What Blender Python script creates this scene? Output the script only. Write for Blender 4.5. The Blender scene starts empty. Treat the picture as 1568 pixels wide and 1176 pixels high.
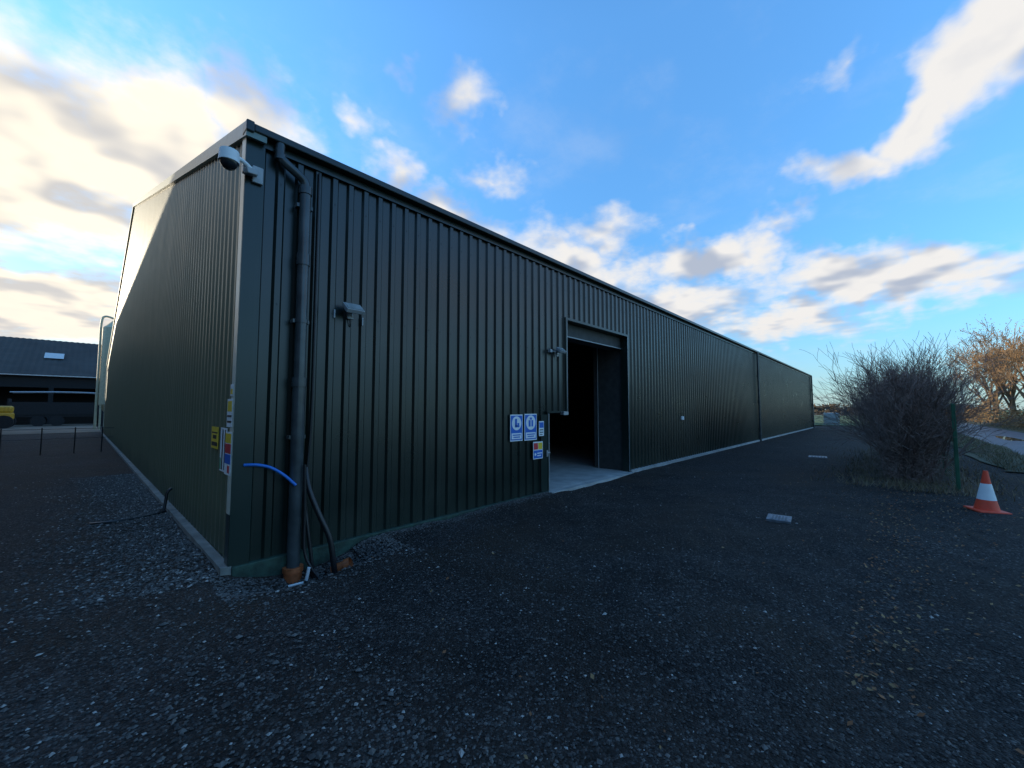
import bpy, math, random
from mathutils import Vector, Matrix
random.seed(7)
D=math.radians
scene=bpy.context.scene

# ---------------------------------------------------------------- materials
def newmat(name):
    m=bpy.data.materials.new(name); m.use_nodes=True
    nt=m.node_tree; b=nt.nodes['Principled BSDF']
    return m,nt,b
def mat(name,col,rough=.6,metal=0,var=.25,scale=8,bump=0,spec=.5,col2=None,bscale=None):
    m,nt,b=newmat(name)
    tc=nt.nodes.new('ShaderNodeTexCoord'); n=nt.nodes.new('ShaderNodeTexNoise')
    n.inputs['Scale'].default_value=scale; n.inputs['Detail'].default_value=3
    nt.links.new(tc.outputs['Object'],n.inputs['Vector'])
    r=nt.nodes.new('ShaderNodeValToRGB')
    c2=col2 if col2 else tuple(min(1,c*(1+var)) for c in col)
    c1=tuple(c*(1-var) for c in col) if not col2 else col
    r.color_ramp.elements[0].position=.3; r.color_ramp.elements[1].position=.7
    r.color_ramp.elements[0].color=(*c1,1); r.color_ramp.elements[1].color=(*c2,1)
    nt.links.new(n.outputs['Fac'],r.inputs['Fac']); nt.links.new(r.outputs['Color'],b.inputs['Base Color'])
    b.inputs['Roughness'].default_value=rough; b.inputs['Metallic'].default_value=metal
    b.inputs['Specular IOR Level'].default_value=spec
    if bump:
        bp=nt.nodes.new('ShaderNodeBump'); bp.inputs['Strength'].default_value=bump; bp.inputs['Distance'].default_value=.02
        n2=nt.nodes.new('ShaderNodeTexNoise'); n2.inputs['Scale'].default_value=bscale or scale*4; n2.inputs['Detail'].default_value=4
        nt.links.new(tc.outputs['Object'],n2.inputs['Vector'])
        nt.links.new(n2.outputs['Fac'],bp.inputs['Height']); nt.links.new(bp.outputs['Normal'],b.inputs['Normal'])
    return m

def cladding_mat(name,base,light,rough=.33,spec=.5):
    m,nt,b=newmat(name); L=nt.links.new; N=nt.nodes.new
    tc=N('ShaderNodeTexCoord'); mp=N('ShaderNodeMapping'); mp.inputs['Scale'].default_value=(9,9,.35)
    L(tc.outputs['Object'],mp.inputs['Vector'])
    n=N('ShaderNodeTexNoise'); n.inputs['Scale'].default_value=1; n.inputs['Detail'].default_value=4; L(mp.outputs['Vector'],n.inputs['Vector'])
    n2=N('ShaderNodeTexNoise'); n2.inputs['Scale'].default_value=1.3; n2.inputs['Detail'].default_value=5; L(tc.outputs['Object'],n2.inputs['Vector'])
    mx=N('ShaderNodeMix'); mx.data_type='RGBA'
    mx.inputs['A'].default_value=(*base,1); mx.inputs['B'].default_value=(*light,1)
    r=N('ShaderNodeMapRange'); r.inputs['From Min'].default_value=.35; r.inputs['From Max'].default_value=.75
    L(n.outputs['Fac'],r.inputs['Value']); L(r.outputs['Result'],mx.inputs['Factor'])
    sx=N('ShaderNodeSeparateXYZ'); L(tc.outputs['Object'],sx.inputs['Vector'])
    ad=N('ShaderNodeMath'); ad.operation='MULTIPLY_ADD'; L(n2.outputs['Fac'],ad.inputs[0]); ad.inputs[1].default_value=-.7; L(sx.outputs['Z'],ad.inputs[2])
    r2=N('ShaderNodeMapRange'); r2.inputs['From Min'].default_value=-.35; r2.inputs['From Max'].default_value=.10
    r2.inputs['To Min'].default_value=.5; r2.inputs['To Max'].default_value=0
    L(ad.outputs[0],r2.inputs['Value'])
    mx2=N('ShaderNodeMix'); mx2.data_type='RGBA'; L(mx.outputs['Result'],mx2.inputs['A']); mx2.inputs['B'].default_value=(.030,.042,.032,1)
    L(r2.outputs['Result'],mx2.inputs['Factor']); L(mx2.outputs['Result'],b.inputs['Base Color'])
    rr=N('ShaderNodeMapRange'); rr.inputs['To Min'].default_value=rough-.06; rr.inputs['To Max'].default_value=rough+.12
    L(n2.outputs['Fac'],rr.inputs['Value']); L(rr.outputs['Result'],b.inputs['Roughness'])
    b.inputs['Specular IOR Level'].default_value=spec
    bp=N('ShaderNodeBump'); bp.inputs['Strength'].default_value=.03; bp.inputs['Distance'].default_value=.02
    L(n2.outputs['Fac'],bp.inputs['Height']); L(bp.outputs['Normal'],b.inputs['Normal'])
    return m

M={}
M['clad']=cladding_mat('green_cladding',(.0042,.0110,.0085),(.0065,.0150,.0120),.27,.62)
M['clad_lit']=cladding_mat('green_cladding_gable_lit',(.125,.130,.070),(.160,.162,.090),.46,.8)  # same dark green, lightened so sun and sky brightness sits in the colour
M['trim']=cladding_mat('green_trim',(.009,.021,.017),(.014,.027,.023),.27)
M['verge']=mat('verge_trim',(.15,.20,.17),.35,var=.15)
M['cornertrim_lit']=mat('corner_trim_lit',(.62,.59,.46),.35,var=.12)  # bright sky reflection on the green flashing, painted in as cream
M['gutter']=mat('gutter',(.010,.014,.013),.35)
M['roof']=mat('roof_sheet',(.06,.07,.065),.5)
M['pipe']=mat('pipe_plastic',(.050,.058,.060),.24,var=.3,scale=5)
M['black']=mat('black_rubber',(.012,.012,.013),.4)
M['blue']=mat('blue_water_pipe',(.02,.16,.55),.35,var=.1)
M['orange']=mat('orange_clay_pipe',(.42,.11,.035),.55,var=.3,scale=20)
M['conc']=mat('concrete',(.19,.19,.17),.85,var=.3,scale=6,bump=.3)
M['floor']=mat('concrete_floor',(.38,.37,.35),.75,var=.2,scale=3)
M['greenconc']=mat('mossy_base',(.02,.05,.035),.7,var=.5,scale=9,bump=.3)
M['galv']=mat('galvanised_steel',(.40,.42,.43),.4,metal=.6,var=.15)
M['iron']=mat('cover_iron',(.17,.185,.20),.5,metal=.3,var=.35,scale=15)
M['inner']=mat('inner_liner',(.05,.052,.05),.7)
M['screw']=mat('screw_heads',(.004,.007,.006),.4)
M['white']=mat('white_paint',(.78,.78,.76),.5,var=.05)
M['signblue']=mat('sign_blue',(.015,.13,.50),.4,var=.05)
M['signred']=mat('sign_red',(.6,.04,.05),.4,var=.05)
M['signyel']=mat('sign_yellow',(.85,.55,.04),.4,var=.05)
M['signgrn']=mat('sign_green',(.02,.3,.12),.4,var=.05)
M['ink']=mat('sign_ink',(.02,.02,.02),.5)
M['grey']=mat('grey_plastic',(.35,.36,.36),.4,var=.1)
M['glass']=mat('dark_glass',(.02,.025,.03),.08)
M['lens']=mat('lamp_lens',(.30,.31,.30),.15)
M['conered']=mat('cone_orange',(.80,.075,.03),.5,var=.12,scale=12)
M['post']=mat('green_post',(.02,.09,.05),.4)
M['bark']=mat('bark',(.19,.12,.065),.85,var=.4,scale=20)
M['autumn']=mat('autumn_leaves',(.28,.14,.045),.8,var=.45,scale=2)
M['twig']=mat('hedge_twigs',(.20,.135,.11),.85,var=.45,scale=6)
M['twigleaf']=mat('hedge_dead_leaves',(.18,.09,.065),.8,var=.5,scale=5)
M['laneveg']=mat('lane_hedge_foliage',(.18,.11,.045),.85,var=.5,scale=2)
M['litter']=mat('leaf_litter',(.20,.075,.025),.8,var=.5,scale=10)
M['litter2']=mat('leaf_litter_yellow',(.26,.15,.06),.8,var=.4,scale=10)
M['grass']=mat('grass',(.045,.05,.022),.95,scale=.9,col2=(.09,.072,.035),bump=.6,bscale=20)
M['grassblade']=mat('grass_blades',(.055,.062,.025),.85,var=.5,scale=4)
M['drygrass']=mat('dry_grass_blades',(.19,.135,.075),.85,var=.4,scale=4)
M['fieldg']=mat('field_green',(.06,.10,.02),.95,scale=.05,col2=(.11,.13,.03))
M['fieldb']=mat('field_stubble',(.16,.10,.045),.95,scale=.04,col2=(.22,.14,.06))
M['lane']=mat('lane_asphalt',(.06,.063,.075),.5,var=.4,scale=1.5,bump=.3,bscale=60)
M['yard']=mat('yard_earth',(.17,.12,.08),.95,var=.3,scale=.6,bump=.5,bscale=8)
M['water']=mat('puddle_water',(.03,.03,.03),.03,spec=1)
M['st1']=mat('stone_dark',(.050,.042,.037),.8,var=.5,scale=40)
M['st2']=mat('stone_mid',(.110,.098,.088),.8,var=.45,scale=40)
M['st3']=mat('stone_pale',(.33,.30,.27),.8,var=.4,scale=40)
M['shedroof']=mat('fibre_cement_roof',(.026,.027,.025),.85,var=.35,scale=.6)
M['shedblk']=mat('black_timber',(.006,.007,.008),.8)
M['skylight']=mat('roof_light',(.45,.48,.48),.5,var=.1)
M['yel']=mat('machine_yellow',(.6,.32,.02),.45)
M['tyre']=mat('tyre_rubber',(.015,.015,.015),.85)
M['cream']=mat('cream_silo',(.55,.47,.30),.5,var=.12)
M['brick']=mat('barn_brick',(.22,.10,.06),.85)
M['timber']=mat('weathered_timber',(.16,.13,.09),.85)
M['farveg']=mat('distant_foliage',(.08,.055,.03),.95,var=.5,scale=.1)
M['dirt']=mat('dirt',(.065,.042,.028),.95,var=.4,scale=5,bump=.8,bscale=25)

def ground_mat():
    m,nt,b=newmat('gravel_planings'); L=nt.links.new; N=nt.nodes.new
    tc=N('ShaderNodeTexCoord')
    v=N('ShaderNodeTexVoronoi'); v.inputs['Scale'].default_value=60; L(tc.outputs['Object'],v.inputs['Vector'])
    sep=N('ShaderNodeSeparateColor'); L(v.outputs['Color'],sep.inputs[0])
    r=N('ShaderNodeValToRGB'); e=r.color_ramp.elements
    e[0].position=0; e[0].color=(.015,.0125,.0110,1); e[1].position=1; e[1].color=(.17,.15,.135,1)
    a=e.new(.62); a.color=(.037,.031,.028,1); a=e.new(.93); a.color=(.072,.062,.056,1)
    L(sep.outputs[0],r.inputs['Fac'])
    big=N('ShaderNodeTexNoise'); big.inputs['Scale'].default_value=.55; big.inputs['Detail'].default_value=7; big.inputs['Roughness'].default_value=.72; L(tc.outputs['Object'],big.inputs['Vector'])
    rb=N('ShaderNodeMapRange'); rb.inputs['From Min'].default_value=.34; rb.inputs['From Max'].default_value=.66; rb.inputs['To Min'].default_value=.4; rb.inputs['To Max'].default_value=1.4
    L(big.outputs['Fac'],rb.inputs['Value'])
    mu=N('ShaderNodeMix'); mu.data_type='RGBA'; mu.blend_type='MULTIPLY'; mu.inputs['Factor'].default_value=1
    L(r.outputs['Color'],mu.inputs['A'])
    sx=N('ShaderNodeSeparateXYZ'); L(tc.outputs['Object'],sx.inputs['Vector'])
    ga=N('ShaderNodeMath'); ga.operation='MULTIPLY_ADD'; L(big.outputs['Fac'],ga.inputs[0]); ga.inputs[1].default_value=2.0; L(sx.outputs['X'],ga.inputs[2])
    gr=N('ShaderNodeMapRange'); gr.inputs['From Min'].default_value=.2; gr.inputs['From Max'].default_value=1.4; gr.inputs['To Min'].default_value=1.2; gr.inputs['To Max'].default_value=.9
    L(ga.outputs[0],gr.inputs['Value'])
    m3=N('ShaderNodeMath'); m3.operation='MULTIPLY'; L(rb.outputs['Result'],m3.inputs[0]); L(gr.outputs['Result'],m3.inputs[1])
    cc=N('ShaderNodeCombineColor'); 
    for i in range(3): L(m3.outputs[0],cc.inputs[i])
    L(cc.outputs[0],mu.inputs['B'])
    n3=N('ShaderNodeTexNoise'); n3.inputs['Scale'].default_value=.8; n3.inputs['Detail'].default_value=4
    mp=N('ShaderNodeMapping'); mp.inputs['Location'].default_value=(13,4,2); L(tc.outputs['Object'],mp.inputs['Vector']); L(mp.outputs['Vector'],n3.inputs['Vector'])
    rm=N('ShaderNodeMapRange'); rm.inputs['From Min'].default_value=.45; rm.inputs['From Max'].default_value=.70; rm.inputs['To Max'].default_value=.65; L(n3.outputs['Fac'],rm.inputs['Value'])
    mb=N('ShaderNodeMix'); mb.data_type='RGBA'; L(mu.outputs['Result'],mb.inputs['A']); mb.inputs['B'].default_value=(.044,.029,.019,1); L(rm.outputs['Result'],mb.inputs['Factor'])
    L(mb.outputs['Result'],b.inputs['Base Color'])
    rg=N('ShaderNodeMapRange'); rg.inputs['To Min'].default_value=.6; rg.inputs['To Max'].default_value=1; L(big.outputs['Fac'],rg.inputs['Value']); L(rg.outputs['Result'],b.inputs['Roughness'])
    b.inputs['Specular IOR Level'].default_value=.18
    bp=N('ShaderNodeBump'); bp.invert=True; bp.inputs['Strength'].default_value=1; bp.inputs['Distance'].default_value=.018
    L(v.outputs['Distance'],bp.inputs['Height']); L(bp.outputs['Normal'],b.inputs['Normal'])
    return m
M['ground']=ground_mat()

# ---------------------------------------------------------------- helpers
def obj(name,verts,faces,m,parent=None,smooth=False,idx=None):
    me=bpy.data.meshes.new(name); me.from_pydata(verts,[],faces)
    ms=m if isinstance(m,(list,tuple)) else [m]
    for k in ms: me.materials.append(M[k])
    if idx: me.polygons.foreach_set('material_index',idx)
    if smooth: me.polygons.foreach_set('use_smooth',[True]*len(me.polygons))
    me.update()
    o=bpy.data.objects.new(name,me); scene.collection.objects.link(o)
    if parent: o.parent=parent
    return o
def empty(name,loc=(0,0,0)):
    o=bpy.data.objects.new(name,None); o.location=loc; scene.collection.objects.link(o); return o
class MB:
    def __init__(s): s.v=[];s.f=[];s.i=[];s.mi=0
    def face(s,*p):
        n=len(s.v); s.v+=list(p); s.f.append(tuple(range(n,n+len(p)))); s.i.append(s.mi)
    def box(s,a,b,mt=None):
        x0,y0,z0=a;x1,y1,z1=b
        n=len(s.v)
        vs=[(x0,y0,z0),(x1,y0,z0),(x1,y1,z0),(x0,y1,z0),(x0,y0,z1),(x1,y0,z1),(x1,y1,z1),(x0,y1,z1)]
        if mt: vs=[tuple(mt@Vector(p)) for p in vs]
        s.v+=vs
        for f in [(0,3,2,1),(4,5,6,7),(0,1,5,4),(1,2,6,5),(2,3,7,6),(3,0,4,7)]:
            s.f.append(tuple(n+k for k in f)); s.i.append(s.mi)
    def tube(s,pts,r,seg=12,cap=True):
        pts=[Vector(p) for p in pts]; rs=r if isinstance(r,(list,tuple)) else [r]*len(pts)
        n0=len(s.v); up=None
        for k,p in enumerate(pts):
            if k==0: d=pts[1]-p
            elif k==len(pts)-1: d=p-pts[k-1]
            else: d=(pts[k+1]-p).normalized()+(p-pts[k-1]).normalized()
            if d.length<1e-9: d=Vector((0,0,1))
            d.normalize()
            if up is None:
                up=Vector((0,0,1)) if abs(d.z)<.9 else Vector((1,0,0))
            a=d.cross(up).normalized(); b=a.cross(d).normalized(); up=b
            for j in range(seg):
                t=2*math.pi*j/seg
                s.v.append(tuple(p+(a*math.cos(t)+b*math.sin(t))*rs[k]))
        for k in range(len(pts)-1):
            for j in range(seg):
                j2=(j+1)%seg
                s.f.append((n0+k*seg+j,n0+k*seg+j2,n0+(k+1)*seg+j2,n0+(k+1)*seg+j)); s.i.append(s.mi)
        if cap:
            s.f.append(tuple(n0+j for j in range(seg))[::-1]); s.i.append(s.mi)
            m0=n0+(len(pts)-1)*seg
            s.f.append(tuple(m0+j for j in range(seg))); s.i.append(s.mi)
    def make(s,name,m,parent=None,smooth=False,loc=None):
        o=obj(name,s.v,s.f,m,parent,smooth,s.i)
        if loc: o.location=loc
        return o
def bez(pts,n=8):
    P=[Vector(p) for p in pts]; P=[P[0]]+P+[P[-1]]; out=[]
    for i in range(1,len(P)-2):
        for k in range(n):
            t=k/n
            a,b,c,d=P[i-1],P[i],P[i+1],P[i+2]
            out.append(.5*((2*b)+(c-a)*t+(2*a-5*b+4*c-d)*t*t+(3*b-a-3*c+d)*t**3))
    out.append(P[-2]); return out
def bevel(o,w=.01,seg=2):
    md=o.modifiers.new('Bevel','BEVEL'); md.width=w; md.segments=seg; md.limit_method='ANGLE'; return o
def autosmooth(o,ang=40):
    me=o.data
    me.polygons.foreach_set('use_smooth',[True]*len(me.polygons))
    try: me.set_sharp_from_angle(angle=D(ang))
    except Exception: pass

# ---------------------------------------------------------------- dims
EAVE=4.52; WID=32.8; RIDGE=9.60; LEN=42.6; MID=WID/2
def roofz(s): return EAVE+(RIDGE-EAVE)*(1-abs(s-MID)/MID)
P=.2
def prof(t0,t1,base,crest,dp):
    c=.10; raw=[]
    while c-.1<t1+.3:
        raw+= [(c-base,0),(c-crest,dp),(c+crest,dp),(c+base,0)]
        c+=P
    def dep(t):
        prev=(raw[0][0]-1,0)
        for q in raw:
            if t<=q[0]:
                if q[0]==prev[0]: return q[1]
                u=(t-prev[0])/(q[0]-prev[0]); return prev[1]+(q[1]-prev[1])*u
            prev=q
        return 0
    return [(t0,dep(t0))]+[q for q in raw if t0<q[0]<t1]+[(t1,dep(t1))]

wh=empty('steel_warehouse')
def wall_panel(name,t0,t1,zb,zt,fn,mt='clad',pf=(.052,.028,.030)):
    b=MB(); pr=prof(t0,t1,*pf)
    for (a,da),(c,dc) in zip(pr[:-1],pr[1:]):
        b.face(fn(a,da,zb),fn(c,dc,zb),fn(c,dc,zt(c) if callable(zt) else zt),fn(a,da,zt(a) if callable(zt) else zt))
    return b.make(name,mt,wh)
front=lambda t,d,z:(t,-d-.002,z)
gable=lambda t,d,z:(-d-.002,t,z)
DX0,DX1,DH=5.06,8.42,3.47; NX=5.70; NZ=1.55
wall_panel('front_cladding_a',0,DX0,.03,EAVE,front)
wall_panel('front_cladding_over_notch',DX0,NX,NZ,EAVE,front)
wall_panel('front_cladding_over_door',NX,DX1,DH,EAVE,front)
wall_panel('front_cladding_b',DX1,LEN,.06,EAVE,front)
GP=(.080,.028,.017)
wall_panel('gable_cladding',0,MID,.05,roofz,gable,'clad_lit',GP)
wall_panel('gable_cladding_far',MID,WID,.05,roofz,gable,'clad_lit',GP)
b=MB()
b.face((.05,.06,0),(DX0,.06,0),(DX0,.06,EAVE),(.05,.06,EAVE))
b.face((DX0,.06,NZ),(NX,.06,NZ),(NX,.06,EAVE),(DX0,.06,EAVE))
b.face((NX,.06,DH),(DX1,.06,DH),(DX1,.06,EAVE),(NX,.06,EAVE))
b.face((DX1,.06,0),(LEN-.05,.06,0),(LEN-.05,.06,EAVE),(DX1,.06,EAVE))
b.face((.05,.06,0),(.05,WID,0),(.05,WID,roofz(WID)),(.05,MID,RIDGE),(.05,.06,EAVE))
b.face((14,.06,0),(14,WID,0),(14,WID,EAVE),(14,MID,RIDGE),(14,.06,EAVE))
b.face((0.05,8,0),(14,8,0),(14,8,6.5),(.05,8,6.5))
b.make('inner_liner','inner',wh)
b=MB()
b.face((LEN,0,0),(LEN,WID,0),(LEN,WID,EAVE),(LEN,MID,RIDGE),(LEN,0,EAVE))
b.face((0,WID,0),(LEN,WID,0),(LEN,WID,EAVE),(0,WID,EAVE))
b.make('rear_cladding','clad',wh)
b=MB()
for (y0,z0,y1,z1) in [(-.12,EAVE+.02,MID,RIDGE+.06),(MID,RIDGE+.06,WID+.12,EAVE+.02)]:
    b.face((-.05,y0,z0),(LEN+.05,y0,z0),(LEN+.05,y1,z1),(-.05,y1,z1))
    b.face((-.05,y0,z0+.05),(LEN+.05,y0,z0+.05),(LEN+.05,y1,z1+.05),(-.05,y1,z1+.05))
b.make('roof','roof',wh)
b=MB()
for (y0,y1) in [(-.13,MID),(MID,WID+.13)]:
    z0=roofz(max(0,min(WID,y0)));z1=roofz(max(0,min(WID,y1)))
    h0,h1=-.08,.08
    x0,x1=-.070,.12
    A=[(x0,y0,z0+h0),(x1,y0,z0+h0),(x1,y0,z0+h1),(x0,y0,z0+h1)]
    B=[(x0,y1,z1+h0),(x1,y1,z1+h0),(x1,y1,z1+h1),(x0,y1,z1+h1)]
    b.face(*A[::-1]); b.face(*B)
    for k in range(4):
        k2=(k+1)%4; b.face(A[k],A[k2],B[k2],B[k])
b.make('verge_trim','verge',wh)
b=MB()
b.box((.0,-.15,EAVE-.01),(LEN+.05,-.005,EAVE+.072))
b.box((-.076,-.155,EAVE-.03),(-.0,-.0,EAVE+.088))
bevel(b.make('eaves_gutter','gutter',wh),.012)
b=MB(); b.box((-.005,-.052,EAVE-.09),(LEN,-.038,EAVE-.011)); b.make('eaves_flashing','trim',wh)
b=MB(); b.box((-.048,-.050,0),(.13,-.037,EAVE-.04)); b.make('corner_flashing_front','trim',wh)
b=MB(); b.box((-.050,-.036,.55),(-.037,.10,EAVE+.0)); b.make('corner_flashing_gable','cornertrim_lit',wh)
b=MB(); b.box((-.050,-.036,.0),(-.037,.10,.549)); b.make('corner_flashing_foot','trim',wh)  # foot of the same flashing in plain green, no painted brightness
b=MB(); b.box((LEN-.15,-.052,0),(LEN+.02,-.037,EAVE-.04)); b.make('far_corner_flashing','trim',wh)
b=MB(); b.box((-.052,WID-.15,0),(-.037,WID+.04,EAVE-.1)); b.make('far_gable_flashing','cornertrim_lit',wh)
b=MB(); b.box((-.11,-.055,-.1),(-.02,WID,.055)); b.make('gable_plinth','conc',wh)
b=MB(); b.box((DX1,-.10,-.1),(LEN,-.0,.065)); b.make('front_plinth','floor',wh)
b=MB(); b.box((-.02,-.075,-.3),(DX0,-.003,.045)); bevel(b.make('base_drip_flashing','greenconc',wh),.01)
b=MB(); b.box((.05,.0,-.1),(14,8,.035)); b.box((DX0,-.16,-.1),(DX1,-.0,.03)); b.make('floor_slab','floor',wh)
b=MB()
for i in range(0,110):
    t=.1+P*i
    for z in (.25,1.45,2.75,4.1):
        if DX0-.05<t<DX1+.05 and z<DH: continue
        if t<.2: continue
        r=.009; b.face(*[(t+r*math.cos(a*math.pi/3),-.0355,z+r*math.sin(a*math.pi/3)) for a in range(6)])
for i in range(1,80):
    t=.1+P*i
    for z in (.25,1.6,3.0,4.4,5.8,7.2):
        if z>roofz(t)-.2: continue
        r=.009; b.face(*[(-.0215,t+r*math.cos(a*math.pi/3),z+r*math.sin(a*math.pi/3)) for a in range(6)])
b.make('fixing_screws','screw',wh)
b=MB()
b.box((NX-.012,-.055,NZ),(NX+.02,.14,DH)); b.box((NX-.012,-.055,DH),(DX1+.03,.14,DH+.05))
b.box((DX1-.02,-.055,.03),(DX1+.035,.14,DH)); b.box((DX0-.012,-.055,.03),(DX0+.022,.14,NZ))
b.box((DX0-.02,-.055,NZ-.02),(NX-.013,.14,NZ+.02))
b.make('door_frame','trim',wh)
b=MB()
b.box((DX1-.032,-.062,.05),(DX1-.021,-.050,DH)); b.box((DX0+.023,-.062,.05),(DX0+.040,-.045,NZ-.03)); b.box((NX+.021,-.06,NZ),(NX+.030,-.045,DH-.01))
b.make('door_edge_angle','galv',wh)
b=MB()
b.box((DX1+.04,.14,.035),(DX1+.10,.85,DH+.1)); b.box((DX1+.02,.86,.035),(DX1+.14,.98,4.4))
b.box((NX-.6,.15,3.18),(DX1+.04,.55,DH+.08))
b.box((4.5,.15,.035),(4.6,.9,4.4))
b.make('door_pocket_and_roller_casing','inner',wh)
b=MB(); b.box((DX1-.0,.85,.04),(DX1+.02,.86,3.4)); b.box((NX-.5,.13,3.165),(DX1,.145,3.185)); b.make('door_guide_track','grey',wh)
b=MB(); b.box((4.86,-.05,.05),(5.045,-.040,1.50)); b.make('side_post_cover','trim',wh)
b=MB(); b.box((5.50,-.12,1.49),(5.66,-.03,1.56)); b.box((5.0,-.075,.70),(5.05,-.055,.82)); b.tube([(5.03,-.08,.78),(5.03,-.13,.78),(4.94,-.13,.78)],.01,8); b.make('door_latch','galv',wh)

# ---- downpipes
b=MB(); px,py=.525,-.125
pth=bez([(.26,-.10,EAVE-.01),(.262,-.105,4.38),(.31,-.115,4.32),(.47,-.125,4.22),(.522,-.125,4.15),(px,py,4.02)],6)
b.tube(pth,.048,16)
b.tube([(px,py,4.05),(px,py,1.92)],.058,20)
b.tube([(px,py,1.95),(px,py,-.25)],.066,20)
for z,h,r in [(4.36,.06,.056),(4.08,.09,.068),(3.28,.13,.068),(2.58,.04,.066),(1.90,.10,.076)]:
    xx=px if z<4.3 else .262
    b.tube([(xx,py if z<4.3 else -.105,z-h/2),(xx,py if z<4.3 else -.105,z+h/2)],r,20)
o=b.make('rainwater_downpipe','pipe',wh); autosmooth(o)
b=MB()
for z in (3.9,2.58,1.3):
    b.box((px-.085,-.125,z-.02),(px+.085,-.04,z+.02))
b.make('downpipe_brackets','pipe',wh)
b=MB(); b.tube([(px,py,-.30),(px,py,-.12)],.088,20); b.tube([(px,py,-.13),(px,py,-.08)],.10,20)
o=b.make('drain_collar','orange',wh); autosmooth(o)
b=MB()
b.tube([(1.04,-.36,-.13),(.90,-.24,-.20)],.055,16,False); b.tube([(1.05,-.37,-.127),(1.0,-.33,-.15)],.068,16,False)
o=b.make('drain_stub','orange',wh); autosmooth(o)
for xx in (22.4,LEN-.12):
    b=MB(); b.tube([(xx,-.12,EAVE),(xx,-.12,.0)],.055,12)
    for z in (.6,2.0,3.3): b.tube([(xx,-.12,z-.05),(xx,-.12,z+.05)],.068,12)
    autosmooth(b.make('far_downpipe','pipe',wh))
b=MB()
b.tube(bez([(.70,-.05,4.4),(.70,-.05,3.0),(.695,-.055,1.6),(.66,-.07,.9),(.65,-.09,.72)],6),.013,8)
b.tube(bez([(.64,-.06,.95),(.66,-.14,.72),(.74,-.22,.45),(.84,-.28,.18),(.88,-.30,-.08),(.90,-.31,-.24)],8),.030,12)
b.tube(bez([(.62,-.06,.75),(.63,-.12,.55),(.65,-.17,.28),(.68,-.2,0),(.70,-.22,-.25)],8),.020,10)
b.tube(bez([(.585,-.20,1.0),(.60,-.2,.5),(.60,-.22,.1),(.66,-.26,-.1),(.74,-.3,-.24)],8),.016,10)
autosmooth(b.make('black_cable_ducts','black',wh))
b=MB(); b.tube(bez([(.05,-.055,1.035),(.16,-.10,1.03),(.28,-.13,.99),(.40,-.16,.90),(.50,-.20,.79)],8),.016,10); autosmooth(b.make('blue_water_pipe','blue',wh))
b=MB(); b.tube([(.60,-.30,-.2),(.62,-.31,-.07)],.016,10); b.tube([(.42,-.32,-.20),(.55,-.36,-.19)],.012,8); autosmooth(b.make('white_conduit','white',wh))
b=MB(); b.tube(bez([(-.07,3.45,.36),(-.12,3.44,.30),(-.14,3.42,.15),(-.16,3.38,.03)],6),.02,10)
b.tube(bez([(-.14,3.38,.03),(-.4,3.2,.02),(-.75,3.15,.03),(-.95,3.3,.015)],6),.018,8)
autosmooth(b.make('gable_hose','black',wh))

# ---- lights, cameras on the wall
def floodlight(x,z,sc=1,arm=0):
    e=empty('wall_floodlight',(x,-.040,z)); e.parent=wh
    b=MB(); b.box((-.03,-.05,-.05),(.03,0,.05)); b.box((-.012,-.10,-.012),(.012,-.05,.012)); bevel(b.make('bracket','galv',e),.004)
    b=MB(); R=Matrix.Translation((.0,-.13,.03))@Matrix.Rotation(D(-52),4,'X')
    b.box((-.11*sc,-.02,-.085*sc),(.11*sc,.03,.085*sc),R)
    for k in range(6): b.box((-.09*sc+k*.034*sc,.031,-.06*sc),(-.08*sc+k*.034*sc,.05,.06*sc),R)
    bevel(b.make('housing','grey',e),.006)
    b=MB(); b.box((-.095*sc,-.026,-.07*sc),(.095*sc,-.0202,.07*sc),R); b.make('lens','lens',e)
    b=MB(); b.box((-.025,-.035,-.09),(.045,-.002,-.04)); bevel(b.make('sensor','grey',e),.005)
    if arm:
        b=MB(); b.tube([(-.22,-.03,.0),(.0,-.05,.0)],.012,8); b.box((-.26,-.06,-.03),(-.2,0,.03)); b.make('sensor_arm','grey',e)
    b=MB(); b.tube(bez([(0,-.02,-.08),(.01,-.02,-.13),(.02,-.0,-.18)],4),.006,6); b.make('lead','black',e)
    return e
floodlight(1.10,2.80,1.0)
floodlight(5.36,2.75,.85,1)
b=MB(); b.box((.915,-.055,2.70),(.93,-.033,2.80)); b.box((1.27,-.055,2.66),(1.285,-.033,2.76)); b.make('cable_clips','grey',wh)
b=MB(); b.box((11.95,-.09,1.27),(12.1,-.035,1.38)); bevel(b.make('wall_socket_box','white',wh),.006)
cc=empty('cctv_dome_camera',(-.05,-.02,4.10)); cc.parent=wh
b=MB(); b.box((.06,-.075,-.11),(.16,-.035,.07)); b.box((-.03,-.09,-.05),(.10,-.035,.04)); bevel(b.make('junction_box','grey',cc),.008)
b=MB(); b.tube(bez([(.05,-.08,.0),(-.02,-.12,.03),(-.10,-.13,.05),(-.16,-.13,.02)],5),[.022]*15+[.03],10)
b.tube([(-.16,-.13,.10),(-.16,-.13,.085),(-.16,-.13,.0),(-.16,-.13,-.03)],[.055,.085,.09,.09],20); autosmooth(b.make('dome_housing','white',cc))
b=MB(); b.tube([(-.16,-.13,-.031),(-.16,-.13,-.06),(-.16,-.13,-.09),(-.16,-.13,-.108)],[.078,.072,.05,.015],20); autosmooth(b.make('dome_glass','glass',cc))
b=MB(); R=Matrix.Translation((.03,-.13,-.04))@Matrix.Rotation(D(25),4,'Z')@Matrix.Rotation(D(-15),4,'Y'); b.box((-.06,-.03,-.03),(.06,.03,.03),R); bevel(b.make('bullet_camera','grey',cc),.008)

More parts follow.
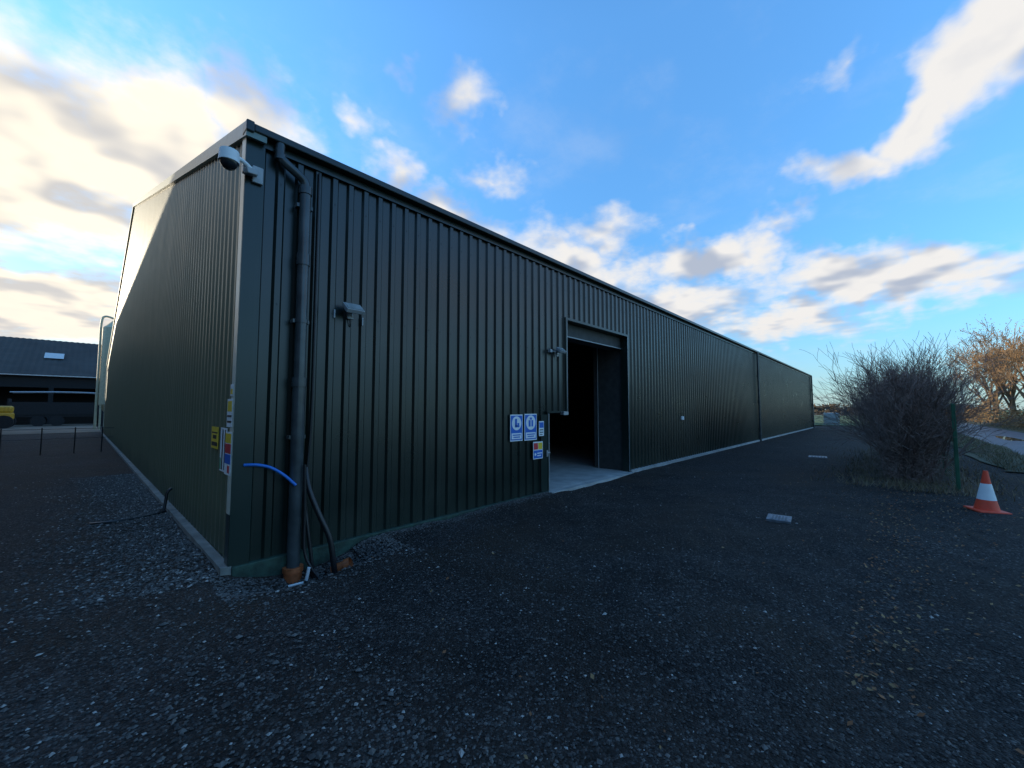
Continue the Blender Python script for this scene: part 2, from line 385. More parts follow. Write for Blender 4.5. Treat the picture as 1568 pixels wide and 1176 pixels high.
# ---- signs
def sign(name,plane,t0,t1,z0,z1,parts,off=None):
    if off is None: off=.035 if plane=='f' else .026
    e=empty(name); 
    def q(t,z,d): return (t,-off-d,z) if plane=='f' else (-off-d,t,z)
    def bx(n,m,a,b_,c,d_,l0,l1):
        B=MB(); p=q(a,c,l0); r=q(b_,d_,l1)
        B.box(tuple(min(i,j) for i,j in zip(p,r)),tuple(max(i,j) for i,j in zip(p,r))); return B.make(n,m,e)
    bx('plate',parts[0],t0,t1,z0,z1,0,.004)
    W=t1-t0;H=z1-z0
    for k,pt in enumerate(parts[1:]):
        m,u0,u1,v0,v1=pt[:5]
        lay=pt[6] if len(pt)>6 else 1
        la,lb=.004+.002*(lay-1),.004+.002*lay
        if len(pt)>5 and pt[5]=='disc':
            cx,cz=t0+W*(u0+u1)/2,z0+H*(v0+v1)/2; r=W*(u1-u0)/2
            B=MB(); B.tube([q(cx,cz,la),q(cx,cz,lb)],r,28); B.make('disc_%d'%k,m,e)
        else: bx('panel_%d'%k,m,t0+W*u0,t0+W*u1,z0+H*v0,z0+H*v1,la,lb)
    return e
boot=['white',('signblue',.04,.96,.04,.96),('white',.12,.88,.42,.92,'disc',2),
 ('signblue',.36,.52,.55,.84,'',3),('signblue',.36,.72,.52,.60,'',3),('signblue',.56,.70,.60,.68,'',3),
 ('white',.10,.90,.08,.30,'',2),('signblue',.18,.82,.21,.25,'',3),('signblue',.24,.76,.13,.17,'',3)]
vest=['white',('signblue',.04,.96,.04,.96),('white',.12,.88,.42,.92,'disc',2),
 ('signblue',.32,.68,.52,.76,'',3),('signblue',.42,.58,.78,.86,'',3),('white',.47,.53,.52,.76,'',4),
 ('white',.10,.90,.08,.30,'',2),('signblue',.18,.82,.21,.25,'',3),('signblue',.24,.76,.13,.17,'',3)]
sign('safety_boots_sign','f',4.02,4.345,1.04,1.51,boot)
sign('high_visibility_sign','f',4.395,4.745,1.035,1.52,vest)
sign('notice_sign','f',4.79,4.94,1.10,1.38,['white',('signblue',.08,.92,.55,.92),('ink',.15,.85,.38,.44),('ink',.15,.85,.22,.28),('ink',.15,.7,.08,.13)],off=.052)
sign('site_safety_board','f',4.62,4.90,.68,1.00,['white',('signred',.05,.48,.55,.93),('signyel',.52,.95,.55,.93),('signblue',.05,.95,.05,.50),('white',.12,.3,.15,.4,'disc',2),('white',.4,.9,.30,.36,'',2),('white',.4,.8,.16,.22,'',2)],off=.053)
sign('yellow_warning_sign','g',.70,1.04,1.15,1.40,['signyel',('ink',.1,.9,.70,.76),('ink',.25,.75,.45,.62),('ink',.1,.9,.12,.3)])
sign('striped_notice_sign','g',.30,.58,.93,1.40,['white',('ink',.2,.32,.04,.96),('ink',.55,.70,.04,.96),('signgrn',.8,.95,.04,.3)])
sign('alarm_sign','g',.01,.12,1.74,1.86,['white',('signyel',.15,.85,.15,.6)],off=.051)
sign('cctv_notice_sign','g',.01,.22,1.42,1.71,['white',('signyel',.1,.9,.55,.92),('ink',.1,.9,.35,.42),('ink',.1,.9,.15,.22)],off=.051)
sign('safety_information_sign','g',-.01,.24,.93,1.37,['white',('signyel',.05,.95,.74,.96),('signred',.05,.95,.50,.72),('signblue',.05,.95,.26,.48),('signred',.2,.5,.05,.22)],off=.051)

# ---------------------------------------------------------------- ground
def gz(x,y):
    z=0
    d=math.hypot((x-.62)/.55,(y+.34)/.30); 
    if d<1.6: z-=.26*max(0,1-(d/1.6)**2)**1.2
    r=math.hypot(x-2,y+4)
    if r<14:
        w=1-r/14
        z+=w*.020*(math.sin(x*1.7+.6*y)+math.sin(y*2.3-1.1*x)+.7*math.sin(x*4.1+y*3.3))-.01*w
        z+=w*.013*math.sin(x*9.3+2*math.sin(y*5))*math.sin(y*8.1+x)
    if 1.2<x<5 and -.6<y<0.1: z+=.03*(1-abs(y+.15)/.45) if abs(y+.15)<.45 else 0
    if z>-0.02 and (x>0 and y>-.03): z=-.05
    return z
def axis(c0,c1,step,lo,hi):
    a=[];v=c0
    while v<=c1+1e-6: a.append(v); v+=step
    s=step;v=c1
    while v<hi: s*=1.18; v+=s; a.append(v)
    s=step;v=c0;pre=[]
    while v>lo: s*=1.18; v-=s; pre.append(v)
    return pre[::-1]+a
xs=axis(-5,9,.08,-2500,2500); ys=axis(-6.3,1.0,.08,-2500,2500)
vs=[(x,y,gz(x,y)) for y in ys for x in xs]; nx=len(xs)
fs=[(j*nx+i,j*nx+i+1,(j+1)*nx+i+1,(j+1)*nx+i) for j in range(len(ys)-1) for i in range(nx-1)]
obj('ground',vs,fs,'ground',None,True)

sv=[];sf=[];si=[]
cam_xy=(-1.109,-4.863)
def stone(x,y,z,s,mi):
    n=len(sv); a=random.random()*6.28; ca,sa=math.cos(a),math.sin(a)
    sx,sy,sz=s*random.uniform(.7,1.3),s*random.uniform(.6,1.1),s*random.uniform(.4,.8)
    for (u,v,w) in [(1,0,0),(.1,1,.2),(-1,.1,0),(0,-1,.1),(.15,.1,1)]:
        u*=sx*random.uniform(.8,1.2);v*=sy*random.uniform(.8,1.2);w*=sz
        sv.append((x+u*ca-v*sa,y+u*sa+v*ca,z+w))
    for f in [(0,1,4),(1,2,4),(2,3,4),(3,0,4)]:
        sf.append(tuple(n+k for k in f)); si.append(mi)
cnt=0
while cnt<56000:
    r=1.2+random.random()**1.4*17; a=D(43+random.uniform(-60,60))
    x=cam_xy[0]+r*math.cos(a); y=cam_xy[1]+r*math.sin(a)
    if x>-.1 and y>-.1: continue
    if y<-9: continue
    left = x<.3
    q=random.random()
    mi=0 if q<.74 else (1 if q<.965 else 2)
    if left: mi=0 if q<.58 else (1 if q<.96 else 2)
    s=random.uniform(.0035,.0115)*(1.0 if random.random()<.95 else 1.8)
    if left: s*=1.25
    stone(x,y,gz(x,y)+s*.2,s,mi); cnt+=1
for k in range(2400):
    x=random.uniform(-.2,1.6); y=-.1-abs(random.gauss(0,.35)); s=random.uniform(.01,.024)
    stone(x,y,gz(x,y)+s*.2,s,random.choice([0,0,1,1,1]))
for k in range(3500):
    x=random.uniform(1.0,5.0); y=-.09-abs(random.gauss(0,.10)); s=random.uniform(.006,.016)
    stone(x,y,gz(x,y)+s*.2,s,random.choice([0,0,1,1]))
for k in range(13000):
    y=random.uniform(-.1,9); x=-.12-abs(random.gauss(0,.55)); s=random.uniform(.008,.021)
    stone(x,y,gz(x,y)+s*.2,s,random.choice([0,0,1,1,1,1,1,1,1,2]) )
obj('loose_gravel',sv,sf,['st1','st2','st3'],None,False,si)

b=MB()
for k in range(2800):
    q=random.random()
    if q<.5: x=random.gauss(12,3.5); y=-5.2+random.gauss(0,.9)
    elif q<.95: x=random.uniform(2,14); y=-4.6-abs(random.gauss(0,.3))*(x*.3)
    else: x=random.uniform(-1,9); y=random.uniform(-5,-.5)
    if x>0 and y>-.15: continue
    b.mi=0 if random.random()<.7 else 1
    s=random.uniform(.008,.022); a=random.random()*6.28; z=gz(x,y)+.014
    u=Vector((math.cos(a),math.sin(a),random.uniform(-.5,.5)))*s; v=Vector((-math.sin(a),math.cos(a),random.uniform(-.5,.5)))*s*.6
    c=Vector((x,y,z+random.uniform(0,.015)))
    b.face(tuple(c-u),tuple(c-v),tuple(c+u),tuple(c+v))
b.make('fallen_leaves',['litter','litter2'])

def cover(x,y,w,d):
    e=empty('manhole_cover',(x,y,0)); b=MB(); b.box((-w/2,-d/2,-.05),(w/2,d/2,.016)); bevel(b.make('frame','iron',e),.005)
    b=MB(); b.box((-w/2+.03,-d/2+.03,.0),(w/2-.03,d/2-.03,.020))
    for i in range(5):
        for j in range(5): b.box((-w/2+.05+i*(w-.1)/5,-d/2+.05+j*(d-.1)/5,.0202),(-w/2+.05+(i+.6)*(w-.1)/5,-d/2+.05+(j+.6)*(d-.1)/5,.025))
    b.make('lid','iron',e); e.rotation_euler=(0,0,.1)
cover(5.97,-3.63,.36,.30); cover(15.9,-3.08,.6,.5)

cone=empty('traffic_cone',(8.78,-5.95,gz(8.78,-5.95)))
b=MB(); b.box((-.19,-.19,0),(.19,.19,.035)); bevel(b.make('base','conered',cone),.015)
def fr(z0,z1,r0,r1,n,m):
    b=MB(); b.tube([(0,0,z0),(0,0,z1)],[r0,r1],28); autosmooth(b.make(n,m,cone))
fr(.03,.19,.145,.108,'lower_body','conered'); fr(.19,.44,.110,.060,'reflective_sleeve','white'); fr(.44,.64,.058,.026,'upper_body','conered')
cone.rotation_euler=(D(1),D(-1),.4)

# ---------------------------------------------------------------- lane, verge, fields
def sheet(name,x0,x1,y0,y1,z,m,wob=0,n=60):
    vs=[];fs=[]
    for i in range(n+1):
        x=x0+(x1-x0)*(i/n)**2 if x1-x0>100 else x0+(x1-x0)*i/n
        w=lambda s:wob*(math.sin(x*.9+s)+.6*math.sin(x*2.3+s*2))
        vs+= [(x,y0+w(1),z),(x,y1+w(3),z)]
    fs=[(2*i,2*i+2,2*i+3,2*i+1) for i in range(n)]
    return obj(name,vs,fs,m)
sheet('grass_verge',15,400,-8.3,-6.9,.034,'grass',.12)
sheet('lane',-30,500,-11.6,-8.1,.030,'lane',.06)
sheet('far_verge',-30,500,-18,-11.5,.038,'grass',.1)
sheet('green_field',50,900,-6.0,420,.020,'fieldg',0)
sheet('stubble_field',140,1800,-7,800,.026,'fieldb',0)
sheet('green_field_south',-40,1500,-600,-17.8,.03,'fieldg',0)
sheet('farm_yard',-60,0,36,60,.02,'yard',.3)
def puddle(x,y,rx,ry):
    vs=[(x+rx*math.cos(a)*(1+.25*math.sin(3*a+x)),y+ry*math.sin(a)*(1+.2*math.cos(2*a)),.0365) for a in [k*2*math.pi/32 for k in range(32)]]
    obj('puddle',vs,[tuple(range(32))],'water')
puddle(24,-9.2,1.6,.35); puddle(33,-9.6,2.5,.4); puddle(19,-10.2,1,.3)

vs=[];fs=[];n=50;m_=14
for i in range(n+1):
    for j in range(m_+1):
        u=i/n;v=j/m_; x=9.9+12*u; y=-6.3+2.2*v
        h=.14*math.sin(math.pi*v)*min(1,u*6)*(1+.3*math.sin(x*5+y*7)+.2*math.sin(x*11))
        vs.append((x,y,h-.02))
fs=[(i*(m_+1)+j,(i+1)*(m_+1)+j,(i+1)*(m_+1)+j+1,i*(m_+1)+j+1) for i in range(n) for j in range(m_)]
obj('soil_bank',vs,fs,'dirt',None,True)

b=MB()
def blades(n,fx,fy,h0,h1,dry=.5):
    for k in range(n):
        x=fx();y=fy(); h=random.uniform(h0,h1); a=random.random()*6.28; w=.006+.004*h
        lx,ly=random.gauss(0,.4)*h,random.gauss(0,.4)*h
        b.mi=0 if random.random()>dry else 1
        b.face((x-w*math.cos(a),y-w*math.sin(a),0.02),(x+w*math.cos(a),y+w*math.sin(a),.02),(x+lx,y+ly,h))
blades(8000,lambda:random.uniform(9.9,20),lambda:-5.2+random.gauss(0,.6),.06,.20,.9)
blades(7000,lambda:random.uniform(15,40),lambda:random.uniform(-8.2,-7.0),.05,.22,.6)
blades(5000,lambda:random.uniform(20,60),lambda:random.uniform(-14,-11.7),.1,.5,.7)
b.make('grass_tufts',['grassblade','drygrass'])

# ---------------------------------------------------------------- branching plants
tips=[]
def branch(b,p,d,L,r,depth,spread,gn,minr,seg=4,up=.05,kids=(2,4)):
    n=3; pts=[p]; rs=[r]; q=p.copy(); dd=d.copy()
    for k in range(n):
        dd=(dd+Vector((random.gauss(0,gn),random.gauss(0,gn),random.gauss(0,gn)+up))).normalized()
        q=q+dd*(L/n); pts.append(q.copy()); rs.append(max(minr,r*(1-.4*(k+1)/n)))
    b.tube(pts,rs,seg if r>.02 else 3,False)
    if depth<=0: tips.append(pts[-1]); return
    for c in range(random.randint(*kids)):
        k=random.randint(1,n); o=pts[k]
        ax=Vector((random.gauss(0,1),random.gauss(0,1),random.gauss(0,1))).normalized()
        nd=(dd+ax*spread).normalized()
        branch(b,o,nd,L*random.uniform(.58,.85),rs[k]*.68,depth-1,spread,gn,minr,seg,up,kids)
hedge=empty('hawthorn_hedge')
b=MB(); hx0,hx1=11.1,18
for k in range(260):
    x=hx0+(hx1-hx0)*random.random()**1.6; y=-5.18+random.gauss(0,.19)
    d=Vector((random.gauss(0,.15),random.gauss(0,.15),1)).normalized()
    branch(b,Vector((x,y,.05)),d,random.uniform(.95,1.3),random.uniform(.012,.024),4,.55,.13,.0034,3,.06,(2,3))
b.make('stems','twig',hedge)
b=MB()
for k in range(32000):
    u=random.random()**1.4; x=hx0-.35+(hx1-hx0)*u
    a=random.random()*6.28; rr=random.random()**.45
    hgt=1.28+.14*math.sin(x*2.3)
    y=-5.18+.62*rr*math.cos(a)*(1+.15*math.sin(x*5)); z=1.2+hgt*rr*math.sin(a)
    if z<.05: z=random.uniform(.05,.5)
    if random.random()<.28*max(0,(z-1.0)): continue
    s=random.uniform(.008,.020)
    L=random.uniform(.04,.15)
    d=Vector((random.gauss(0,1),random.gauss(0,1),random.gauss(.5,1))).normalized()
    c=Vector((x,y,z)); e=d.orthogonal().normalized()
    if random.random()<.70:
        w=.0032; b.mi=0; b.face(tuple(c-e*w),tuple(c+e*w),tuple(c+d*L*1.6))
    else:
        b.mi=1; b.face(tuple(c),tuple(c+d*s*.7+e*s*.5),tuple(c+d*s*1.6),tuple(c+d*s*.7-e*s*.5))
b.make('twig_mass',['twig','twigleaf'],hedge)

def make_tree(seed,h):
    global tips
    tips=[]
    random.seed(seed); b=MB()
    b.tube([(0,0,-.2),(0.05,0,h*.12),(.1,.05,h*.28)],[h*.028,h*.022,h*.018],8,False)
    for k in range(7):
        a=k*2.4+random.random(); z=h*(.14+.02*k)
        d=Vector((math.cos(a)*.6,math.sin(a)*.6,1.0)).normalized()
        branch(b,Vector((.08,.03,z)),d,h*.27,h*.011,5,.60,.10,.015,4,.08,(2,3))
    b.mi=1
    for t in tips:
        for k in range(3):
            c=t+Vector((random.gauss(0,.18),random.gauss(0,.18),random.gauss(0,.18))); s=random.uniform(.03,.065)
            u=Vector((random.gauss(0,1),random.gauss(0,1),random.gauss(0,1))).normalized(); v=u.orthogonal().normalized()
            b.face(tuple(c-u*s),tuple(c+v*s*.6),tuple(c+u*s),tuple(c-v*s*.6))
    return b
tr1=make_tree(3,9.2); tr2=make_tree(11,8.4)
random.seed(5)
pos=[(52,-13.6,0,1.0,0),(60,-13.8,1,1.2,1),(70,-14,2,1.25,0),(80,-14.5,3,1.2,1),(45,-15.5,4,.95,1),(56,-16.5,2.5,1.1,0)]
meshes=[]
for k,(x,y,rt,sc,w) in enumerate(pos):
    if len(meshes)<2 and w==len(meshes):
        o=(tr1,tr2)[w].make('bare_tree',['bark','autumn']); meshes.append(o.data)
    else:
        o=bpy.data.objects.new('bare_tree',meshes[w]); scene.collection.objects.link(o)
    o.location=(x,y,0); o.rotation_euler=(0,0,rt); o.scale=(sc,)*3

def veg_band(name,pts,h,w,n,s,m):
    b=MB()
    for k in range(n):
        i=random.random()*(len(pts)-1); a=int(i); f=i-a
        x=pts[a][0]*(1-f)+pts[a+1][0]*f; y=pts[a][1]*(1-f)+pts[a+1][1]*f
        hh=h*(.65+.35*math.sin(x*.13+y*.09)+.3*math.sin(x*.37+y*.41+1)+.2*math.sin(x*1.3+y*1.1))
        z=max(0,hh)*random.random()**.8; c=Vector((x+random.gauss(0,w),y+random.gauss(0,w),z))
        u=Vector((random.gauss(0,1),random.gauss(0,1),random.gauss(0,1))).normalized(); v=u.orthogonal().normalized()
        ss=s*random.uniform(.5,1.4)
        b.face(tuple(c-u*ss),tuple(c+v*ss*.6),tuple(c+u*ss),tuple(c-v*ss*.6))
    return b.make(name,m)
veg_band('lane_hedge',[(30,-13.2),(60,-13.2),(140,-13)],2.2,.5,13000,.10,'laneveg')
veg_band('field_hedge',[(150,-5),(150,40),(160,90)],1.6,.7,5000,.3,'farveg')
veg_band('distant_trees',[(500,-60),(420,60),(300,260),(100,420),(-100,400),(-300,300)],7,6,9000,1.6,'farveg')

fe=empty('weldmesh_fence')
b=MB()
for k in range(6):
    x=10.72+k*2.5; b.box((x-.03,-5.85,0),(x+.03,-5.79,1.70)); b.box((x-.035,-5.855,1.70),(x+.035,-5.785,1.72))
bevel(b.make('posts','post',fe),.006)
b=MB()
for k in range(34):
    z=.05+k*.05; b.tube([(10.75,-5.80,z),(23.2,-5.80,z)],.0025,3,False)
for k in range(62):
    x=10.75+k*.2; b.tube([(x,-5.797,.03),(x,-5.797,1.68)],.0025,3,False)
b.make('mesh_panels','post',fe)

st=empty('storage_tank',(50.5,1.3,0))
b=MB(); b.tube([(0,0,0),(0,0,1.9),(0,0,2.05),(0,0,2.15)],[.62,.62,.5,.15],24)
for z in (.5,1.0,1.5): b.tube([(0,0,z),(0,0,z+.05)],.64,24)
autosmooth(b.make('tank_body','cream',st))
cr=empty('ibc_container',(52,-.6,0))
b=MB(); b.box((-.5,-.6,.15),(.5,.6,1.25)); bevel(b.make('tank','grey',cr),.08)
b=MB()
for i in range(5):
    for (x,y) in [(-.52,-.62+i*.31),(.52,-.62+i*.31),(-.52+i*.26,-.62)]: b.tube([(x,y,.1),(x,y,1.3)],.015,6)
b.box((-.55,-.65,0),(.55,.65,.12)); b.make('cage_and_pallet','galv',cr)
pf=empty('field_fence')
b=MB()
for k in range(20):
    y=-7+k*2.2; b.tube([(58,y,0),(58,y,1.15)],.045,6)
b.make('posts','timber',pf)
b=MB()
for z in (.3,.6,.9,1.1): b.tube([(58,-7,z),(58,35,z)],.008,4)
b.make('wires','galv',pf)

# ---------------------------------------------------------------- left: machinery shed
sh=empty('machinery_shed')
Y0,YR,Y1=60,72,84; X0,X1=-34,16; E,R_=5.3,10.3
b=MB()
def corr(b,x0,x1,ya,za,yb,zb,step=.5,dp=.05):
    n=int((x1-x0)/step); 
    for i in range(n):
        xa=x0+i*step; xm=xa+step/2; xb=xa+step
        b.face((xa,ya,za),(xm,ya,za+dp),(xm,yb,zb+dp),(xa,yb,zb)); b.face((xm,ya,za+dp),(xb,ya,za),(xb,yb,zb),(xm,yb,zb+dp))
corr(b,X0,X1,Y0-.4,E-.1,YR,R_); corr(b,X0,X1,YR,R_,Y1,E)
b.make('roof','shedroof',sh)
b=MB()
for x in (-12.5,-4.2,3,-20): 
    b.face((x,64.6,7.44),(x+1.5,64.6,7.44),(x+1.5,66.4,8.20),(x,66.4,8.20))
b.make('roof_lights','skylight',sh)
b=MB()
b.box((X0,Y0,3.9),(X1,Y0+.15,E)); b.box((X0,Y1-.15,0),(X1,Y1,E)); b.box((X0,Y0,0),(X0+.15,Y1,E)); b.box((X1-.15,Y0,0),(X1,Y1,E))
x=X0
while x<X1: b.box((x,Y0-.05,0),(x+.35,Y0+.3,3.9)); x+=6.1
b.face((X0,Y0,E),(X0,Y1,E),(X0,YR,R_)); b.face((X1,Y0,E),(X1,Y1,E),(X1,YR,R_))
b.box((X0,Y0+6,0),(X1,Y0+6.2,5))
b.make('walls_and_posts','shedblk',sh)
b=MB(); b.box((X0,Y0-.55,E-.20),(X1,Y0-.38,E-.10)); b.make('gutter','galv',sh)

ld=empty('yellow_loader',(-6.4,50,0))
b=MB(); b.box((-1.6,-.9,.7),(1.4,.9,1.35)); b.box((.3,-.85,1.3),(1.4,.2,1.9)); bevel(b.make('chassis','yel',ld),.15)
b=MB(); b.box((-.8,-.5,1.35),(.25,.6,2.5)); bevel(b.make('cab','glass',ld),.1)
b=MB(); b.box((-.9,-.6,2.5),(.35,.7,2.6)); b.make('cab_roof','yel',ld)
b=MB()
for x in (-1.1,.95):
    for y in (-.95,.95): b.tube([(x,y-.18,.55),(x,y+.18,.55)],.55,20)
autosmooth(b.make('tyres','tyre',ld))
b=MB(); b.box((-3.2,-.2,1.2),(-.8,.0,1.4)); b.box((-3.6,-.9,.3),(-3.1,.9,1.0)); b.make('boom_and_bucket','yel',ld)
tl=empty('farm_trailer',(-1.2,55,0))
b=MB(); b.box((-4.5,-1.1,.9),(3.2,1.1,1.1)); b.box((-4.5,-1.1,1.1),(-4.4,1.1,2.6))
b.box((-4.5,-1.15,1.1),(1.8,-1.1,2.3)); b.make('bed','tyre',tl)
b=MB()
for y in (-1.1,1.1):
    b.tube(bez([(-4.4,y,3.2),(-1,y,3.3),(1.6,y,3.2),(2.4,y,2.7),(2.3,y,1.9),(1.7,y,1.1)],6),.05,8)
b.make('hoop_frame','galv',tl)
b=MB()
for x in (-2.6,-1.4,1.9):
    for y in (-1,1): b.tube([(x,y-.15,.5),(x,y+.15,.5)],.5,18)
autosmooth(b.make('wheels','tyre',tl))
si_=empty('feed_silo',(.62,41,0))
b=MB(); b.tube([(0,0,2.0),(0,0,8.2),(0,0,8.9)],[.8,.8,.2],24); b.tube([(0,0,1.0),(0,0,2.0)],[.2,.8],24); autosmooth(b.make('body','cream',si_))
b=MB()
for k in range(4):
    a=k*math.pi/2+.5; b.tube([(math.cos(a)*.75,math.sin(a)*.75,0),(math.cos(a)*.75,math.sin(a)*.75,3)],.06,8)
b.tube(bez([(-.90,0,0),(-.90,0,6),(-.90,0,8.5),(-.7,0,9.1),(-.1,0,8.95)],6),.08,8); b.make('legs_and_fill_pipe','cream',si_)
rf=empty('yard_rail_fence')
b=MB()
for x in (-9.5,-7.7,-5.9,-4.4,-2.9,-2.0,-1.2,-.5):
    b.tube([(x,17.0,0),(x,17.0,.95)],.018,6)
b.tube([(-10,17,.90),(-.2,17,.90)],.010,6); b.tube([(-10,17,.55),(-.2,17,.55)],.008,6); b.make('rails','black',rf)

# barn added out of view at left, ridge set to shade gable and yard
nb=empty('unseen_shade_barn')
bx0,bx1,by0,by1=-15,-7,-16,44; be,br=6.6,10.0; bm=-11
b=MB()
b.face((bx1,by0,0),(bx1,by1,0),(bx1,by1,be),(bx1,by0,be)); b.face((bx0,by0,0),(bx0,by1,0),(bx0,by1,be),(bx0,by0,be))
for y in (by0,by1): b.face((bx0,y,0),(bx1,y,0),(bx1,y,be),(bm,y,br),(bx0,y,be))
b.make('walls','brick',nb)
b=MB()
n=120
for i in range(n):
    ya=by0-.3+i*.505; 
    for s in (bx1+.3,bx0-.3):
        b.face((s,ya,be-.2),(s,ya+.25,be-.15),(bm,ya+.25,br+.12),(bm,ya,br+.07)); b.face((s,ya+.25,be-.15),(s,ya+.505,be-.2),(bm,ya+.505,br+.07),(bm,ya+.25,br+.12))
b.make('roof','shedroof',nb)
b=MB()
for y in (-12,0,12,24,36): b.box((bx1+.01,y,0),(bx1+.08,y+3.4,3.6))
b.make('doors','timber',nb)

# ---------------------------------------------------------------- camera
cam=bpy.data.cameras.new('Camera'); co=bpy.data.objects.new('Camera',cam); scene.collection.objects.link(co)
cam.sensor_width=36; cam.lens=14.12; cam.clip_end=6000; cam.clip_start=.05
co.location=(-1.109,-4.863,1.6); co.rotation_euler=(D(93.63),0,D(-47))
scene.camera=co

# ---------------------------------------------------------------- sun
EL=10; S=Vector((-.5*math.cos(D(EL)),.866*math.cos(D(EL)),math.sin(D(EL))))
sl=bpy.data.lights.new('sun','SUN'); sl.energy=5; sl.angle=D(.5); sl.color=(1,.86,.64)
so=bpy.data.objects.new('sun',sl); so.rotation_euler=S.to_track_quat('Z','Y').to_euler(); so.location=(-20,20,30); scene.collection.objects.link(so)

# ---------------------------------------------------------------- world
w=bpy.data.worlds.new('World'); scene.world=w; w.use_nodes=True; nt=w.node_tree
try:
    w.cycles.sampling_method='MANUAL'; w.cycles.sample_map_resolution=512
except Exception: pass
for n in list(nt.nodes): nt.nodes.remove(n)
N=nt.nodes.new; L=nt.links.new
def math_(op,a=None,b_=None,c=None,clamp=False):
    n=N('ShaderNodeMath'); n.operation=op; n.use_clamp=clamp
    for i,v in enumerate((a,b_,c)):
        if v is None: continue
        if isinstance(v,(int,float)): n.inputs[i].default_value=v
        else: L(v,n.inputs[i])
    return n.outputs[0]
def maprange(v,a,b_,c=0,d=1,smooth=True):
    n=N('ShaderNodeMapRange'); n.interpolation_type='SMOOTHSTEP' if smooth else 'LINEAR'
    L(v,n.inputs['Value']); n.inputs['From Min'].default_value=a; n.inputs['From Max'].default_value=b_; n.inputs['To Min'].default_value=c; n.inputs['To Max'].default_value=d
    return n.outputs['Result']
def mixc(f,a,b_,bt='MIX'):
    n=N('ShaderNodeMix'); n.data_type='RGBA'; n.blend_type=bt
    for k,v in (('Factor',f),('A',a),('B',b_)):
        if isinstance(v,(int,float)): n.inputs[k].default_value=v
        elif isinstance(v,tuple): n.inputs[k].default_value=(*v,1)
        else: L(v,n.inputs[k])
    return n.outputs['Result']
sky=N('ShaderNodeTexSky'); sky.sky_type='NISHITA'; sky.sun_disc=False; sky.sun_elevation=D(EL); sky.sun_rotation=D(-30)
sky.air_density=1.0; sky.dust_density=.5; sky.ozone_density=2.0
tc=N('ShaderNodeTexCoord'); dirv=tc.outputs['Generated']
sp=N('ShaderNodeSeparateXYZ'); L(dirv,sp.inputs[0])
az=math_('ARCTAN2',sp.outputs['Y'],sp.outputs['X']); el=math_('ARCSINE',sp.outputs['Z'])
zz=math_('ADD',math_('MAXIMUM',sp.outputs['Z'],0.0),.16)
cx=N('ShaderNodeCombineXYZ'); L(math_('DIVIDE',sp.outputs['X'],zz),cx.inputs[0]); L(math_('DIVIDE',sp.outputs['Y'],zz),cx.inputs[1])
def noise(vec,scale,detail=8,rough=.55,dist=0,loc=None,col=False):
    n=N('ShaderNodeTexNoise'); n.inputs['Scale'].default_value=scale; n.inputs['Detail'].default_value=detail; n.inputs['Roughness'].default_value=rough; n.inputs['Distortion'].default_value=dist
    if loc:
        va=N('ShaderNodeVectorMath'); va.operation='ADD'; L(vec,va.inputs[0]); va.inputs[1].default_value=loc; vec=va.outputs[0]
    L(vec,n.inputs['Vector']); return n.outputs['Color' if col else 'Fac']
n1=noise(cx.outputs[0],2.3,7,.62,0)
l1=noise(cx.outputs[0],2.3,3,.5,0)
l2=noise(cx.outputs[0],2.3,3,.5,0,(-.07,.12,0))
wc=noise(dirv,5.5,4,.62,0,None,True)
pc0=N('ShaderNodeCombineXYZ'); L(az,pc0.inputs[0]); L(el,pc0.inputs[1])
wv=N('ShaderNodeVectorMath'); wv.operation='MULTIPLY_ADD'; L(wc,wv.inputs[0]); wv.inputs[1].default_value=(.30,.24,0)
wo=N('ShaderNodeVectorMath'); wo.operation='ADD'; L(pc0.outputs[0],wo.inputs[0]); wo.inputs[1].default_value=(-.15,-.12,0)
L(wo.outputs[0],wv.inputs[2]); pbase=wv.outputs[0]
rotc={}
def prot(ro):
    if ro==0: return pbase
    if ro not in rotc:
        n=N('ShaderNodeVectorRotate'); n.rotation_type='Z_AXIS'; L(pbase,n.inputs['Vector']); n.inputs['Angle'].default_value=-D(ro); rotc[ro]=n.outputs[0]
    return rotc[ro]
blobs=[
 (97,22,26,13,0,1.12),(84,26,13,10,0,1.12),(77,33,8,6.5,20,.95),(98,9,28,7,0,1.15),(120,20,28,18,0,1.1),
 (58,42,5,2.6,20,.62),(49.5,39.5,7,4.5,0,.78),(65.5,35,5,3,20,.58),(59,29.5,6,3.5,0,.74),(46,31,6,3.5,0,.68),
 (50,25,10,4.5,20,.95),(29,24.5,8,4.5,0,.75),(32,19,14,5,20,1.02),(16,18,8,3.8,0,1.1),(2.5,14.3,9,3.3,0,1.1),(-6,13,8,2.9,0,1.05),
 (10,11,15,3.2,0,.88),(24,13,16,5,0,1.02),
 (-10,31.5,8,4.6,-35,1.1),(-4.5,27.5,7,3.2,-35,1.08),(2,25.2,6,2.8,0,1.0),(9,21,4,2.6,0,.70),(3,34,6,3,0,.62),
 (-50,16,32,8,0,.95),(-120,18,35,9,0,.8)]
dens=None
for (a,e,ra,re,ro,st_) in blobs:
    c,s=math.cos(-D(ro)),math.sin(-D(ro)); A,E_=D(a),D(e)
    ax_,ey_=c*A-s*E_,s*A+c*E_
    mn=N('ShaderNodeVectorMath'); mn.operation='MULTIPLY_ADD'; L(prot(ro),mn.inputs[0]); mn.inputs[1].default_value=(1/D(ra),1/D(re),0); mn.inputs[2].default_value=(-ax_/D(ra),-ey_/D(re),0)
    vl=N('ShaderNodeVectorMath'); vl.operation='LENGTH'; L(mn.outputs[0],vl.inputs[0])
    v=math_('MULTIPLY_ADD',vl.outputs['Value'],-st_/1.5,st_)
    dens=v if dens is None else math_('MAXIMUM',dens,v)
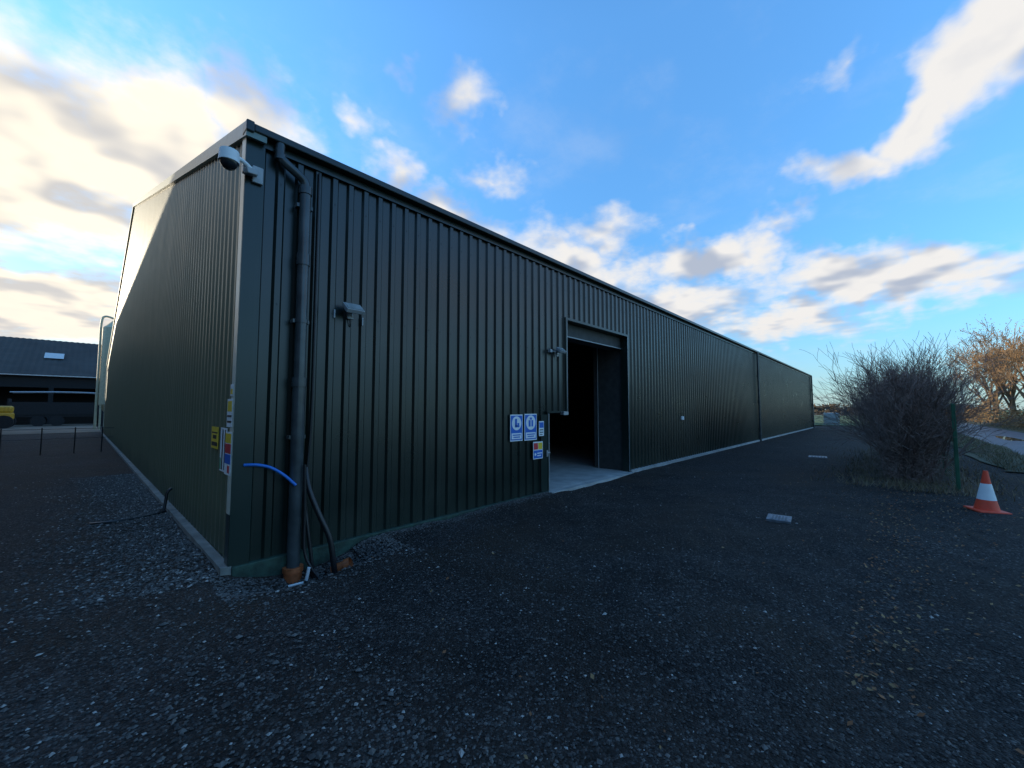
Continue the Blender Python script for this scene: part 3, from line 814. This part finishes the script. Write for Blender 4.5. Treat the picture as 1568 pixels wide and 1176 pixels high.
dens=math_('MAXIMUM',dens,0.0)
raw=math_('ADD',math_('MULTIPLY',dens,.70),n1)
cov=maprange(raw,.68,1.10)
veil=math_('MULTIPLY',maprange(n1,.45,.75),.14)
hz=maprange(sp.outputs['Z'],0.0,.22,.45,0)
cov=math_('MAXIMUM',cov,veil)
sv_=N('ShaderNodeCombineXYZ')
for i in range(3): sv_.inputs[i].default_value=S[i]
dt=N('ShaderNodeVectorMath'); dt.operation='DOT_PRODUCT'; L(dirv,dt.inputs[0]); L(sv_.outputs[0],dt.inputs[1])
sunny=maprange(dt.outputs['Value'],.2,1.0)
lit=maprange(math_('SUBTRACT',l1,l2),-.13,.06)
thick=maprange(raw,1.0,1.5)
lit2=math_('MULTIPLY',lit,math_('SUBTRACT',1.12,math_('MULTIPLY',thick,.30)),clamp=True)
shadec=mixc(sunny,(.46,.52,.64),(.70,.68,.66)); litc=mixc(sunny,(.90,.88,.86),(1.18,1.07,.88))
cloudc=mixc(lit2,shadec,litc)
lowpink=maprange(sp.outputs['Z'],.05,.24,.35,0)
cloudc=mixc(lowpink,cloudc,(.78,.72,.71))
gain=mixc(maprange(sp.outputs['Z'],0.0,.7,0,1,False),(.88,1.48,2.05),(2.0,3.45,4.5))
skyc=mixc(1.0,sky.outputs[0],gain,'MULTIPLY')
bg1=N('ShaderNodeBackground'); L(skyc,bg1.inputs['Color']); bg1.inputs['Strength'].default_value=.128
bg2=N('ShaderNodeBackground'); L(cloudc,bg2.inputs['Color']); bg2.inputs['Strength'].default_value=1.0
hzb=N('ShaderNodeBackground'); hzb.inputs['Color'].default_value=(.52,.68,.86,1); hzb.inputs['Strength'].default_value=1
m0=N('ShaderNodeMixShader'); L(hz,m0.inputs[0]); L(bg1.outputs[0],m0.inputs[1]); L(hzb.outputs[0],m0.inputs[2])
ms=N('ShaderNodeMixShader'); L(cov,ms.inputs[0]); L(m0.outputs[0],ms.inputs[1]); L(bg2.outputs[0],ms.inputs[2])
out=N('ShaderNodeOutputWorld'); L(ms.outputs[0],out.inputs['Surface'])
scene.view_settings.view_transform='Standard'; scene.view_settings.look='None'; scene.view_settings.exposure=0
